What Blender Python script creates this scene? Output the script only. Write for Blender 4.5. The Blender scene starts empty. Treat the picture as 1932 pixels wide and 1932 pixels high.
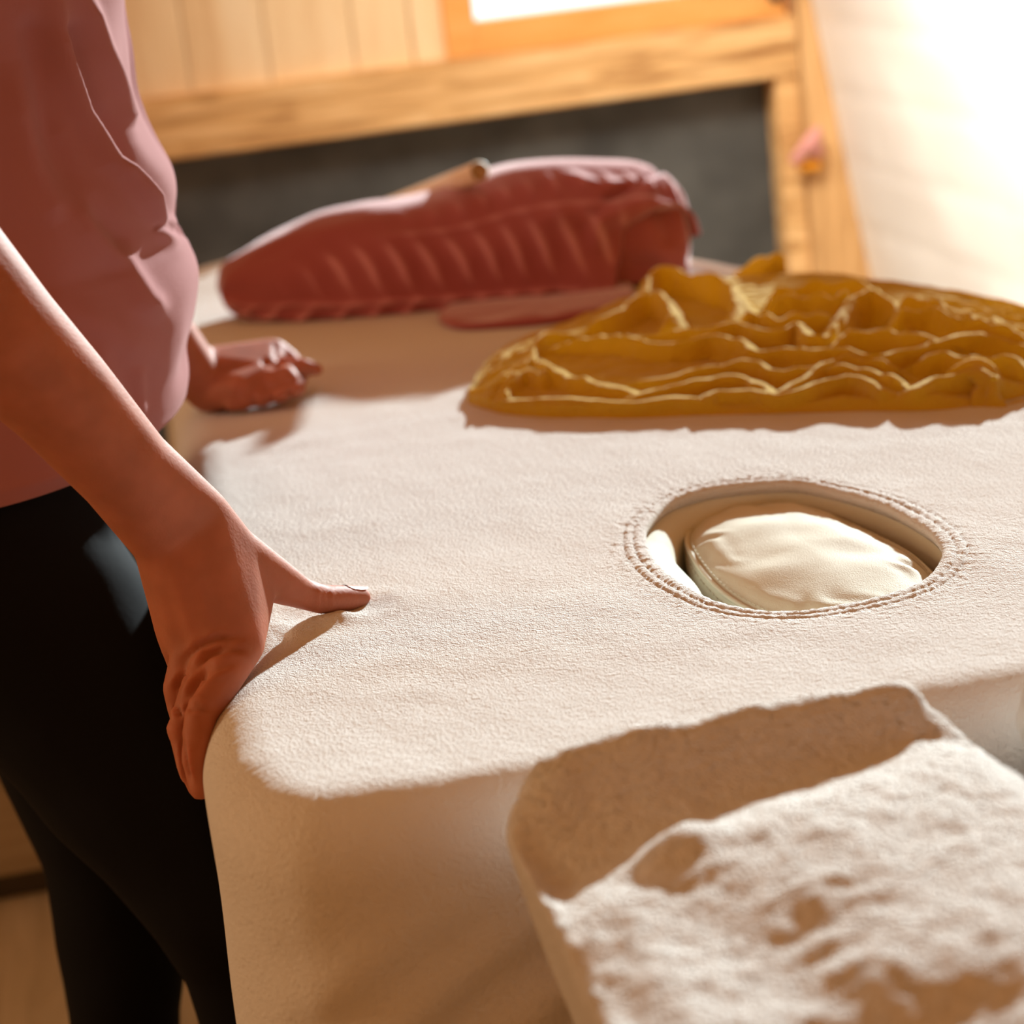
import bpy, bmesh, math, random
import numpy as np
from mathutils import Vector, Matrix, noise as mn
random.seed(4); rng = np.random.default_rng(4)
PI = math.pi
SC = bpy.context.scene
COL = SC.collection

# ------------------------------------------------------------------ camera
YAW, PITCH, ROLL = math.radians(10), math.radians(17), math.radians(6.6)
CAM = np.array([0, 0, 1.25]); FPX = 4000.0; HALF = 966.0
FW = np.array([math.sin(YAW)*math.cos(PITCH), math.cos(YAW)*math.cos(PITCH), -math.sin(PITCH)])
_r = np.array([math.cos(YAW), -math.sin(YAW), 0]); _u = np.cross(_r, FW)
RT = _r*math.cos(ROLL) - _u*math.sin(ROLL); UP = _u*math.cos(ROLL) + _r*math.sin(ROLL)
cd = bpy.data.cameras.new('camera'); cam = bpy.data.objects.new('camera', cd); COL.objects.link(cam)
cam.matrix_world = Matrix(((RT[0], UP[0], -FW[0], CAM[0]), (RT[1], UP[1], -FW[1], CAM[1]), (RT[2], UP[2], -FW[2], CAM[2]), (0, 0, 0, 1)))
cd.sensor_width = 36; cd.lens = 36*FPX/1932
cd.clip_start = 0.05
cd.dof.use_dof = True; cd.dof.focus_distance = 1.46; cd.dof.aperture_fstop = 4.6
SC.camera = cam

# ------------------------------------------------------------------ light
SUN_AZ, SUN_EL = math.radians(34), math.radians(16.5)
sd = bpy.data.lights.new('sun', 'SUN'); sd.energy = 8.4; sd.color = (0.85, 0.97, 0.99); sd.angle = math.radians(1.6)
so = bpy.data.objects.new('sun', sd); COL.objects.link(so)
S = Vector((math.sin(SUN_AZ)*math.cos(SUN_EL), math.cos(SUN_AZ)*math.cos(SUN_EL), math.sin(SUN_EL)))
so.rotation_euler = S.to_track_quat('Z', 'Y').to_euler(); so.location = (2, 6, 3)
W = bpy.data.worlds.new('world'); SC.world = W; W.use_nodes = True
nt = W.node_tree; nt.nodes.clear()
wo = nt.nodes.new('ShaderNodeOutputWorld'); bg = nt.nodes.new('ShaderNodeBackground'); nt.links.new(bg.outputs[0], wo.inputs[0])
tc = nt.nodes.new('ShaderNodeTexCoord'); sx = nt.nodes.new('ShaderNodeSeparateXYZ'); nt.links.new(tc.outputs['Generated'], sx.inputs[0])
cr = nt.nodes.new('ShaderNodeValToRGB'); nt.links.new(sx.outputs['Y'], cr.inputs[0])
cr.color_ramp.elements[0].position = 0.86; cr.color_ramp.elements[0].color = (0.41, 0.165, 0.050, 1)
cr.color_ramp.elements[1].position = 0.93; cr.color_ramp.elements[1].color = (1.6, 1.65, 1.7, 1)
nt.links.new(cr.outputs[0], bg.inputs[0]); bg.inputs[1].default_value = 1.0
# left window daylight, plus two added fill lamps for the back and right walls
def area(name, loc, target, sx_, sy_, e, col, spread=180):
    a = bpy.data.lights.new(name, 'AREA'); a.shape = 'RECTANGLE'; a.size = sx_; a.size_y = sy_; a.energy = e; a.color = col; a.spread = math.radians(spread)
    o = bpy.data.objects.new(name, a); COL.objects.link(o); o.location = loc
    o.rotation_euler = (Vector(loc)-Vector(target)).to_track_quat('Z', 'Y').to_euler(); return o
area('back_corner_fill', (.35, 2.5, 2.3), (1.15, 3.6, .9), .7, .7, 9.5, (1.0, 0.93, 0.82), 75)  # unseen lamp added to brighten the back wall and its right corner
area('right_wall_fill', (.45, 2.75, 1.8), (1.36, 2.9, .75), .4, .4, 5.5, (1.0, 0.95, 0.86), 66)  # narrow fill lamp added only to whiten the right wall
area('left_window_light', (-2.4, 1.9, 1.6), (0, 1.6, 0.6), 1.0, 1.0, 2.5, (1.0, 0.72, 0.42), 60)
SC.view_settings.view_transform = 'Standard'; SC.view_settings.look = 'None'
SC.view_settings.exposure = 0.0; SC.view_settings.gamma = 1.0; SC.view_settings.use_curve_mapping = False

# ------------------------------------------------------------------ helpers
def ray(px, py): return FW + RT*(px-HALF)/FPX - UP*(py-HALF)/FPX
def A(px, py, d): return CAM + ray(px, py)*d
def onz(px, py, z=.75): d = ray(px, py); return CAM + d*(z-CAM[2])/d[2]
def ony(px, py, y): d = ray(px, py); return CAM + d*(y-CAM[1])/d[1]
def project(P):
    d = P-CAM; z = d@FW
    return np.stack([HALF+FPX*(d@RT)/z, HALF-FPX*(d@UP)/z], -1)

def node_mat(name):
    m = bpy.data.materials.new(name); m.use_nodes = True; n = m.node_tree; n.nodes.clear()
    o = n.nodes.new('ShaderNodeOutputMaterial'); b = n.nodes.new('ShaderNodeBsdfPrincipled'); n.links.new(b.outputs[0], o.inputs[0])
    return m, n, b
def tex(n, kind, scale, coords='Object', stretch=(1, 1, 1), **kw):
    t = n.nodes.new('ShaderNodeTexCoord'); mp = n.nodes.new('ShaderNodeMapping'); mp.inputs['Scale'].default_value = stretch
    n.links.new(t.outputs[coords], mp.inputs[0]); x = n.nodes.new(kind)
    if 'Scale' in x.inputs: x.inputs['Scale'].default_value = scale
    for k, v in kw.items():
        if k in x.inputs: x.inputs[k].default_value = v
    n.links.new(mp.outputs[0], x.inputs['Vector']); return x
def bump(n, b, h, strength, dist, prev=None):
    bp = n.nodes.new('ShaderNodeBump'); bp.inputs['Strength'].default_value = strength; bp.inputs['Distance'].default_value = dist
    n.links.new(h, bp.inputs['Height'])
    if prev: n.links.new(prev.outputs[0], bp.inputs['Normal'])
    n.links.new(bp.outputs[0], b.inputs['Normal']); return bp
def ramp(n, fac, stops):
    r = n.nodes.new('ShaderNodeValToRGB'); n.links.new(fac, r.inputs[0]); e = r.color_ramp.elements
    while len(e) < len(stops): e.new(0.5)
    for x, (p, c) in zip(e, stops): x.position = p; x.color = (*c, 1)
    return r
def plain(name, col, rough=.6, b1=None, b2=None, spec=.3, var=None, **kw):
    m, n, b = node_mat(name); b.inputs['Base Color'].default_value = (*col, 1); b.inputs['Roughness'].default_value = rough
    b.inputs['Specular IOR Level'].default_value = spec
    for k, v in kw.items(): b.inputs[k].default_value = v
    if var:
        t = tex(n, 'ShaderNodeTexNoise', var[0]); r = ramp(n, t.outputs['Fac'], [(.3, tuple(c*(1-var[1]) for c in col)), (.7, tuple(min(1, c*(1+var[1])) for c in col))])
        n.links.new(r.outputs[0], b.inputs['Base Color'])
    prev = None
    for q in (b1, b2):
        if q:
            t = tex(n, q[0], q[1], stretch=q[4] if len(q) > 4 else (1, 1, 1)); prev = bump(n, b, t.outputs[0], q[2], q[3], prev)
    return m
NZ = 'ShaderNodeTexNoise'; VO = 'ShaderNodeTexVoronoi'; WV = 'ShaderNodeTexWave'
M = {}
def terry(name, col, s=1.0):
    return plain(name, col, .95, (NZ, 420*s, 1.0, .0015), (VO, 950*s, .8, .0008), .1)
M['terry'] = terry('white_terry', (.79, .76, .715))
M['terry2'] = plain('thick_white_terry', (.79, .76, .71), .95, (NZ, 230, 1.0, .0035), (VO, 520, .9, .002), .1)
M['leather'] = plain('cream_leather', (.74, .715, .58), .72, (VO, 900, .35, .0006), (NZ, 30, .2, .003), .15)
M['thread'] = plain('cream_thread', (.70, .66, .52), .8)
M['thread_dark'] = plain('tan_thread', (.42, .33, .2), .8)
M['skin'] = plain('skin', (.42, .145, .08), .6, (NZ, 240, .25, .0006), (VO, 500, .2, .0004), .22, (40, .10))
_b = M['skin'].node_tree.nodes['Principled BSDF']
_b.inputs['Subsurface Weight'].default_value = .35; _b.inputs['Subsurface Radius'].default_value = (1.0, .25, .12); _b.inputs['Subsurface Scale'].default_value = .010
M['nail'] = plain('nail', (.72, .42, .34), .25, spec=.5)
M['shirt'] = plain('rose_linen', (.37, .155, .155), .9, (WV, 500, .2, .0005, (1, 1, .06)), (NZ, 300, .3, .0006), .1)
_b = M['shirt'].node_tree.nodes['Principled BSDF']; _b.inputs['Sheen Weight'].default_value = .15; _b.inputs['Sheen Tint'].default_value = (1, .75, .7, 1)
M['trousers'] = plain('black_stretch_cloth', (.006, .006, .007), .85, (NZ, 200, .2, .0005), None, .1)
M['hair'] = plain('brown_hair', (.10, .05, .025), .6, (WV, 120, .5, .002, (1, 1, .1)))
M['pink'] = plain('dusty_red_muslin', (.36, .075, .070), .95, (NZ, 330, .5, .001), (NZ, 40, .3, .003), .1)
_b = M['pink'].node_tree.nodes['Principled BSDF']; _b.inputs['Sheen Weight'].default_value = .9; _b.inputs['Sheen Roughness'].default_value = .4; _b.inputs['Sheen Tint'].default_value = (1, .85, .85, 1)
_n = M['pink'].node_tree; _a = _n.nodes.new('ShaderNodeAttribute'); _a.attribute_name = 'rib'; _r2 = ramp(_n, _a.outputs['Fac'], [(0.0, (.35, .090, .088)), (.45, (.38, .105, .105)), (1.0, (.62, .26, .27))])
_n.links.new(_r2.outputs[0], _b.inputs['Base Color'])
M['yellow'] = plain('mustard_muslin', (.78, .52, .035), .92, (NZ, 420, .9, .0014), (NZ, 95, .9, .004), .1)
_n = M['yellow'].node_tree; _b = _n.nodes['Principled BSDF']; _b.inputs['Sheen Weight'].default_value = .7; _b.inputs['Sheen Tint'].default_value = (1, .9, .6, 1)
_tr = _n.nodes.new('ShaderNodeBsdfTranslucent'); _tr.inputs[0].default_value = (.80, .50, .03, 1); _mx = _n.nodes.new('ShaderNodeMixShader'); _mx.inputs[0].default_value = .28
_n.links.new(_b.outputs[0], _mx.inputs[1]); _n.links.new(_tr.outputs[0], _mx.inputs[2]); _n.links.new(_mx.outputs[0], _n.nodes['Material Output'].inputs[0])

def wood(name, c1, c2, c3, scale=3., stretch=(1, 8, 8), knots=True, rough=.6, bumps=.002):
    m, n, b = node_mat(name)
    w = tex(n, 'ShaderNodeTexNoise', scale, stretch=stretch, Detail=6.0, Roughness=.6, Distortion=.9)
    r = ramp(n, w.outputs['Fac'], [(.3, c1), (.5, c2), (.72, c3)])
    out = r.outputs[0]
    if knots:
        v = tex(n, 'ShaderNodeTexVoronoi', 2.6, stretch=tuple(1 + .25*(s-1) for s in stretch)); k = ramp(n, v.outputs['Distance'], [(.05, (.16, .07, .02)), (.14, (1, 1, 1))])
        mx = n.nodes.new('ShaderNodeMixRGB'); mx.blend_type = 'MULTIPLY'; mx.inputs[0].default_value = .75
        n.links.new(out, mx.inputs[1]); n.links.new(k.outputs[0], mx.inputs[2]); out = mx.outputs[0]
    n.links.new(out, b.inputs['Base Color']); b.inputs['Roughness'].default_value = rough; b.inputs['Specular IOR Level'].default_value = .25
    bump(n, b, w.outputs['Fac'], .4, bumps); return m
M['beam'] = wood('old_spruce_beam', (.36, .17, .055), (.78, .48, .20), (.93, .66, .34), 4, (1, 9, 9))
M['post'] = wood('old_spruce_post', (.42, .23, .09), (.70, .42, .18), (.82, .54, .26), 4, (9, 9, 1))
M['frame'] = wood('orange_window_wood', (.80, .36, .09), (.86, .42, .12), (.9, .48, .16), 4, (1, 9, 9), False, .4, .0005)
M['board'] = wood('pale_spruce_board', (.78, .54, .28), (.93, .72, .43), (.96, .79, .52), 2.5, (6, 6, .7), False, .7, .001)
M['floor'] = wood('grey_oak_floor', (.42, .34, .22), (.55, .46, .31), (.64, .54, .38), 3, (8, 1, 8), False)
M['chest'] = wood('greyed_oak', (.34, .28, .19), (.42, .35, .25), (.50, .43, .31), 3, (1, 8, 8), False)
M['slate'] = plain('dark_slate', (.085, .088, .085), .75, (NZ, 14, .3, .004), None, .3, (7, .35))
M['whitewall'] = plain('white_limed_wall', (.93, .91, .86), .8, (NZ, 8, .3, .01), None, .1, (3, .03))
M['rod'] = plain('birch_rod', (.93, .76, .56), .5, (NZ, 60, .1, .001, (1, 1, .1)))
M['rod_end'] = plain('cut_end_grain', (.42, .24, .10), .7)
M['metal'] = plain('dark_metal', (.1, .09, .08), .4, Metallic=.8)
M['orange'] = plain('orange_felt', (.85, .36, .01), .8)
M['pinkcloth'] = plain('soft_pink_cloth', (.72, .34, .31), .9)
M['glass'] = plain('window_glass', (1, 1, 1), .02)
_b = M['glass'].node_tree.nodes['Principled BSDF']; _b.inputs['Transmission Weight'].default_value = 1.0; _b.inputs['IOR'].default_value = 1.0; _b.inputs['Alpha'].default_value = .12

def mesh_obj(name, V, F, mat, parent=None, smooth=True):
    me = bpy.data.meshes.new(name); me.from_pydata([tuple(map(float, v)) for v in V], [], [tuple(int(i) for i in f) for f in F]); me.update()
    if smooth: me.polygons.foreach_set('use_smooth', [True]*len(me.polygons))
    o = bpy.data.objects.new(name, me); COL.objects.link(o); me.materials.append(mat)
    if parent: o.parent = parent
    return o
def grid_faces(nu, nv, wrap_u=False, wrap_v=False):
    F = []
    for i in range(nu if wrap_u else nu-1):
        for j in range(nv if wrap_v else nv-1):
            a = i*nv+j; b = ((i+1) % nu)*nv+j; c = ((i+1) % nu)*nv+(j+1) % nv; d = i*nv+(j+1) % nv
            F.append((a, b, c, d))
    return F
def grid_obj(name, P, mat, parent=None, wu=False, wv=False, flip=False):
    nu, nv = P.shape[:2]; F = grid_faces(nu, nv, wu, wv)
    if flip: F = [f[::-1] for f in F]
    return mesh_obj(name, P.reshape(-1, 3), F, mat, parent)
def box(name, lo, hi, mat, parent=None, bevel=.003, shear=None):
    bm = bmesh.new(); bmesh.ops.create_cube(bm, size=1)
    for v in bm.verts:
        v.co = Vector([(lo[i]+hi[i])/2 + v.co[i]*(hi[i]-lo[i]) for i in range(3)])
        if shear: v.co = Vector(shear(v.co))
    if bevel: bmesh.ops.bevel(bm, geom=bm.edges[:], offset=bevel, segments=2, affect='EDGES')
    me = bpy.data.meshes.new(name); bm.to_mesh(me); bm.free(); me.materials.append(mat)
    o = bpy.data.objects.new(name, me); COL.objects.link(o)
    if parent: o.parent = parent
    return o
def tag(o, label=None, cat=None, group=None, kind=None):
    if label: o['label'] = label
    if cat: o['category'] = cat
    if group: o['group'] = group
    if kind: o['kind'] = kind
    return o
def empty(name, loc=(0, 0, 0)):
    o = bpy.data.objects.new(name, None); COL.objects.link(o); o.empty_display_size = .05; o.location = (0, 0, 0); return o
def tube(name, pts, rad, mat, parent=None, seg=8, closed=False):
    P = np.array(pts, float); n = len(P); R_ = np.full(n, rad) if np.isscalar(rad) else np.array(rad, float)
    T = np.roll(P, -1, 0)-np.roll(P, 1, 0) if closed else np.gradient(P, axis=0)
    T /= np.linalg.norm(T, axis=1, keepdims=True)+1e-12
    ref = np.array([0.13, 0.21, 1.0]); ref /= np.linalg.norm(ref)
    N = np.cross(T, ref); N /= np.linalg.norm(N, axis=1, keepdims=True)+1e-12; B = np.cross(T, N)
    a = np.linspace(0, 2*PI, seg, endpoint=False)
    G = P[:, None]+R_[:, None, None]*(np.cos(a)[None, :, None]*N[:, None]+np.sin(a)[None, :, None]*B[:, None])
    F = grid_faces(n, seg, closed, True)
    if not closed:
        F.append(tuple(range(seg))[::-1]); F.append(tuple((n-1)*seg+i for i in range(seg)))
    return mesh_obj(name, G.reshape(-1, 3), F, mat, parent)
def catmull(pts, n, closed=False):
    P = np.array(pts, float); m = len(P); out = []
    for t in np.linspace(0, m if closed else m-1, n, endpoint=not closed):
        i = int(min(t, m-1 if closed else m-2)); f = t-i
        g = (lambda k: P[k % m]) if closed else (lambda k: P[min(max(k, 0), m-1)])
        p0, p1, p2, p3 = g(i-1), g(i), g(i+1), g(i+2)
        out.append(.5*((2*p1)+(-p0+p2)*f+(2*p0-5*p1+4*p2-p3)*f*f+(-p0+3*p1-3*p2+p3)*f**3))
    return np.array(out)
def sstep(a, b, x): t = np.clip((x-a)/(b-a+0.), 0, 1); return t*t*(3-2*t)
def gauss(x, s): return np.exp(-(x/s)**2)
# smooth vectorised value noise
_T = rng.random((64, 64, 64))
def vnoise(x, y, z=0.0):
    x, y, z = np.broadcast_arrays(np.asarray(x, float), np.asarray(y, float), np.asarray(z, float))
    i, j, k = [np.floor(q).astype(int) for q in (x, y, z)]; f, g, h = x-i, y-j, z-k
    f, g, h = [q*q*(3-2*q) for q in (f, g, h)]
    def t(a, b, c): return _T[(i+a) % 64, (j+b) % 64, (k+c) % 64]
    return ((t(0,0,0)*(1-f)+t(1,0,0)*f)*(1-g)+(t(0,1,0)*(1-f)+t(1,1,0)*f)*g)*(1-h)+((t(0,0,1)*(1-f)+t(1,0,1)*f)*(1-g)+(t(0,1,1)*(1-f)+t(1,1,1)*f)*g)*h - .5
def poly_dist(q, line):
    """distance of 2-D points to a polyline, and the parameter along it"""
    L = np.array(line, float); best = np.full(len(q), 1e9); par = np.zeros(len(q))
    for i in range(len(L)-1):
        a, b = L[i], L[i+1]; ab = b-a; t = np.clip(((q-a)@ab)/(ab@ab), 0, 1); d = np.linalg.norm(q-(a+t[:, None]*ab), axis=1)
        m = d < best; best[m] = d[m]; par[m] = (i+t[m])/(len(L)-1)
    return best, par

_ico = None
def sphere_pts(c, r):
    global _ico
    if _ico is None:
        bm = bmesh.new(); bmesh.ops.create_icosphere(bm, subdivisions=3, radius=1); _ico = np.array([v.co[:] for v in bm.verts]); bm.free()
    return _ico*r+np.array(c)
def hulls_to_mesh(name, hulls, mat, voxel, smooth_it, parent=None, factor=.5):
    """each hull is a list of (centre, radius); their convex hulls are fused into one continuous skin"""
    bm = bmesh.new()
    for h in hulls:
        vs = []
        for c, r in h:
            vs += [bm.verts.new(p) for p in sphere_pts(c, r)]
        res = bmesh.ops.convex_hull(bm, input=vs, use_existing_faces=False)
        dead = [g for g in res['geom_interior'] if isinstance(g, bmesh.types.BMVert)]
        bmesh.ops.delete(bm, geom=dead, context='VERTS')
    me = bpy.data.meshes.new(name+'_raw'); bm.to_mesh(me); bm.free()
    o = bpy.data.objects.new(name, me); COL.objects.link(o)
    md = o.modifiers.new('r', 'REMESH'); md.mode = 'VOXEL'; md.voxel_size = voxel
    ms = o.modifiers.new('s', 'SMOOTH'); ms.factor = factor; ms.iterations = smooth_it
    dg = bpy.context.evaluated_depsgraph_get(); me2 = bpy.data.meshes.new_from_object(o.evaluated_get(dg)); me2.name = name
    o.modifiers.clear(); o.data = me2; bpy.data.meshes.remove(me)
    me2.materials.clear(); me2.materials.append(mat); me2.polygons.foreach_set('use_smooth', [True]*len(me2.polygons))
    if parent: o.parent = parent
    return o
def get_v(o):
    n = len(o.data.vertices); a = np.zeros(n*3); o.data.vertices.foreach_get('co', a); b = np.zeros(n*3)
    o.data.vertex_normals.foreach_get('vector', b); return a.reshape(-1, 3), b.reshape(-1, 3)
def set_v(o, V): o.data.vertices.foreach_set('co', V.ravel()); o.data.update()

# ------------------------------------------------------------------ the room
def struct(o, label=None): o['kind'] = 'structure'; return o
YW = 3.8
struct(box('floor', (-3.5, -1, -.06), (1.9, 3.95, 0), M['floor'], bevel=0))
# back wall: dark slate field below, pale boards above, beam, posts, window
struct(box('wall_back', (-3.5, YW+.05, 0), (1.55, YW+.12, .925), M['slate'], bevel=0))
struct(box('wall_back_upper', (-3.5, YW+.03, .915), (.60, YW+.12, 1.17), M['board'], bevel=0)).name = 'wall_back.001'
k = 0
for x0, w in ((-.06, .115), (.059, .132), (.194, .138), (.335, .15), (.488, .10)):   # vertical boards left of the window
    struct(box('trim_%d' % (4+k), (x0, YW+.012, .915), (x0+w, YW+.03, 1.17), M['board'], bevel=.003)); k += 1
struct(box('trim_1', (-3.5, YW-.02, .815), (1.40, YW+.05, .923), M['beam'], bevel=.004))
def lean(co):   # the post widens toward the floor on its right
    x, y, z = co
    return (x if x < 1.30 else 1.322+(.962-z)*.155, y, z)
struct(box('trim_2', (1.292, YW-.03, 0), (1.38, YW+.06, 1.13), M['post'], bevel=.004, shear=lambda c: lean(c)))
struct(box('trim_3', (1.250, YW-.012, 0), (1.294, YW+.05, .818), M['beam'], bevel=.003))
wf = empty('window_1'); wf['kind'] = 'structure'
wx0, wx1, wz0, wz1 = .648, 1.281, .923, 1.13
box('window_frame', (wx0+.054, YW-.010, wz0), (wx1-.043, YW+.058, wz0+.060), M['frame'], wf)
box('window_frame', (wx0, YW-.012, wz0), (wx0+.056, YW+.06, wz1), M['frame'], wf)
box('window_frame', (wx1-.045, YW-.012, wz0), (wx1, YW+.06, wz1), M['frame'], wf)
box('window_sill', (-3.5, YW-.0, 1.17), (wx0-.06, YW+.10, 1.19), M['frame'], wf)
box('window_hinge', (1.247, YW-.026, .955), (1.270, YW-.012, 1.0), M['metal'], wf, .002)
box('pane', (wx0+.055, YW+.02, wz0+.058), (wx1-.044, YW+.024, wz1), M['glass'], wf, 0)
struct(box('trim_9', (.592, YW+.005, .920), (wx0, YW+.06, 1.17), M['board'], bevel=.004))
# right wall, limed white masonry leaning inwards, with the sill of the side glazing on top
NUW, NVW = 160, 70
yy = np.linspace(YW+.04, .2, NUW); zz = np.linspace(0, 1.0, NVW)
Yg, Zg = np.meshgrid(yy, zz, indexing='ij')
Zg = Zg*np.where(Yg > 2.9, 1.06, .84)      # the wall drops to the sill of a side window
Xg = 1.322+(.962-Zg)*.155+vnoise(Yg*7, Zg*9)*.007
row = Zg/.13; ph = (np.floor(row) % 2)*.5
j1 = np.minimum(np.abs(row-np.round(row))*.13, 1); j2 = np.abs((Yg/.34+ph)-np.round(Yg/.34+ph))*.34
Xg += .0018*np.maximum(gauss(j1, .010), gauss(j2, .010))
wr = grid_obj('wall_right', np.stack([Xg, Yg, Zg], -1), M['whitewall']); struct(wr)
struct(box('trim_10', (1.29, 2.9, 1.055), (1.50, YW+.02, 1.075), M['board'], bevel=.004))

# ------------------------------------------------------------------ massage table
tbl = empty('massage_table'); tag(tbl, 'long massage table in fitted white terry cover with an oval face hole', 'massage table')
outl = catmull([(.075, 1.092), (.20, 1.085), (.45, 1.09), (.72, 1.10), (.87, 1.12), (.915, 1.20), (.925, 1.5), (.91, 1.85), (.86, 2.15), (.79, 2.42), (.70, 2.68), (.58, 2.9), (.38, 3.03), (.19, 3.08),
                (.08, 3.0), (.045, 2.8), (.042, 2.4), (.032, 2.0), (.020, 1.7), (.008, 1.4), (.004, 1.23), (.010, 1.165), (.034, 1.113)], 3000, True)
NA = 900
d_ = np.r_[0, np.cumsum(np.linalg.norm(np.diff(np.vstack([outl, outl[:1]]), axis=0), axis=1))]
# weight the outline so that the near corner gets the finer mesh
seg = np.linalg.norm(np.diff(np.vstack([outl, outl[:1]]), axis=0), axis=1)
wgt = seg*(1+4*np.exp(-((outl[:, 1]-1.2)/.45)**2)*sstep(1.1, .3, outl[:, 0]))
cw = np.r_[0, np.cumsum(wgt)]; tt = np.interp(np.linspace(0, cw[-1], NA, endpoint=False), cw, np.arange(len(cw)))
OL = np.array([outl[int(t) % 3000] for t in tt])
hole_px = [(1217, 1010), (1222, 985), (1260, 945), (1320, 922), (1400, 910), (1500, 906), (1600, 927), (1680, 955), (1745, 992), (1772, 1020), (1779, 1045), (1755, 1080), (1700, 1108), (1600, 1133), (1500, 1146), (1420, 1143), (1340, 1125), (1270, 1085), (1230, 1045)]
HP = np.array([onz(x, y, .752)[:2] for x, y in hole_px]); HC = HP.mean(0)
def hole_r(th, pts=HP):
    v = catmull(pts, 600, True)-HC; a = np.arctan2(v[:, 1], v[:, 0]); r = np.linalg.norm(v, axis=1); o = np.argsort(a)
    return np.interp(th, a[o], r[o], period=2*PI)
dv = OL-HC; th = np.arctan2(dv[:, 1], dv[:, 0])
HI = HC+np.stack([np.cos(th), np.sin(th)], -1)*hole_r(th)[:, None]
nrm = np.stack([np.roll(OL, -1, 0)[:, 1]-np.roll(OL, 1, 0)[:, 1], -(np.roll(OL, -1, 0)[:, 0]-np.roll(OL, 1, 0)[:, 0])], -1)
nrm /= np.linalg.norm(nrm, axis=1, keepdims=True)   # outward
RE = .046
INN = OL-nrm*RE
rows = []
# hem lip turned down into the hole
for (dr, z) in ((.005, -.018), (.003, -.008), (.001, -.007), (-.0010, -.003), (-.0005, .0003), (.0025, .0016), (.006, .0020), (.0085, .0017), (.0098, .0008), (.0112, .0017), (.014, .0020), (.0165, .0018), (.0175, .0008), (.019, .0015), (.0235, .0012)):
    q = HI+np.stack([np.cos(th), np.sin(th)], -1)*dr; rows.append(np.c_[q, np.full(NA, .75+z)])
start = HI+np.stack([np.cos(th), np.sin(th)], -1)*.0235
for s in (np.linspace(0, 1, 230)[1:])**1.0:
    q = start*(1-s)+INN*s; rows.append(np.c_[q, np.full(NA, .75+.0012*(1-s))])
for a in np.linspace(0, PI/2, 22)[1:]:
    q = INN+nrm*RE*math.sin(a); rows.append(np.c_[q, np.full(NA, .75-RE*(1-math.cos(a)))])
for z in np.linspace(0, .25, 34)[1:]:
    q = OL-nrm*(-.006*(z/.25)); rows.append(np.c_[q, np.full(NA, .75-RE-z)])
G = np.array(rows); P = G.reshape(-1, 3)
x, y, z = P.T
top = sstep(.60, .74, z)
# gentle pillowing, cloth waviness, thumb dent and squeezed edge
_hd = np.linalg.norm(P[:, :2]-HC, axis=1)
_he = _hd-hole_r(np.arctan2(y-HC[1], x-HC[0]))
P[:, 2] += top*vnoise(x*330, y*330, 4)*(.0011*gauss(_he-.012, .016)+.0004)
P[:, 2] += top*(vnoise(x*9, y*9)*.0022+vnoise(x*34, y*34, 2)*.0010)
tp = onz(640, 1150)[:2]
dd, _pp = poly_dist(P[:, :2], [onz(560, 1160)[:2], onz(690, 1142)[:2]])
P[:, 2] -= top*.001*gauss(dd, .014)
P[:, 2] += top*.001*gauss(dd-.028, .012)
d2_, _pp = poly_dist(P[:, :2], [onz(540, 1200)[:2], onz(590, 1178)[:2], onz(640, 1166)[:2]])
P[:, 2] += top*.0055*gauss(d2_, .011)
pinch = gauss(y-1.40, .055)*gauss(np.maximum(z-.70, 0)*0+np.maximum(.64-z, 0), .07)
P[:, 0] += pinch*.022*sstep(.12, .02, x)
P[:, 2] -= top*gauss(y-1.395, .05)*.003*sstep(.12, .04, x)
# loose folds of the cover on the head end face
front = sstep(1.16, 1.10, y)*sstep(.70, .62, z)*(1-sstep(.75, .9, x))
P[:, 1] += front*(.004*np.sin((x*1.0+(z-.6)*-1.6)*70)+vnoise(x*14, z*14, 5)*.012)
P[:, 0] += sstep(.72, .6, z)*vnoise(y*6, z*9, 8)*.006
cover = mesh_obj('terry_cover', P, grid_faces(G.shape[0], NA, False, True), M['terry'], tbl)
# lining of the face hole
ths = np.linspace(0, 2*PI, 160, endpoint=False); hr = hole_r(ths)
rows = []
for k in np.linspace(0, 1, 26):
    lw = np.clip(np.cos(ths-PI*.93), 0, 1)**.7; r = hr+.003-.032*lw*math.sin(min(1, k*2.2)*PI/2)+.006*k*(1-lw); zz_ = .740-.10*((1-lw)*k**1.25+lw*(.16*np.clip(k*2.2, 0, 1)**1.5+.84*np.clip((k-.45)/.55, 0, 1)))
    rows.append(np.c_[HC[0]+np.cos(ths)*r, HC[1]+np.sin(ths)*r, zz_+np.zeros(160)])
grid_obj('hole_lining', np.array(rows), M['leather'], tbl, False, True)['label'] = 'cream leather lining of the face hole'
seam = np.c_[HC[0]+np.cos(ths)*(hr+.0015), HC[1]+np.sin(ths)*(hr+.0015), np.full(160, .718)]
tube('seam', seam, .0009, M['thread_dark'], tbl, 6, True)
# frame and legs
box('table_frame', (.08, 1.2, .42), (.80, 2.85, .50), M['chest'], tbl, .01)
for lx, ly in ((.12, 1.3), (.76, 1.3), (.14, 2.7), (.60, 2.7)):
    tube('leg', [(lx, ly, .44), (lx, ly, 0.0)], .028, M['chest'], tbl, 16)

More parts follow.
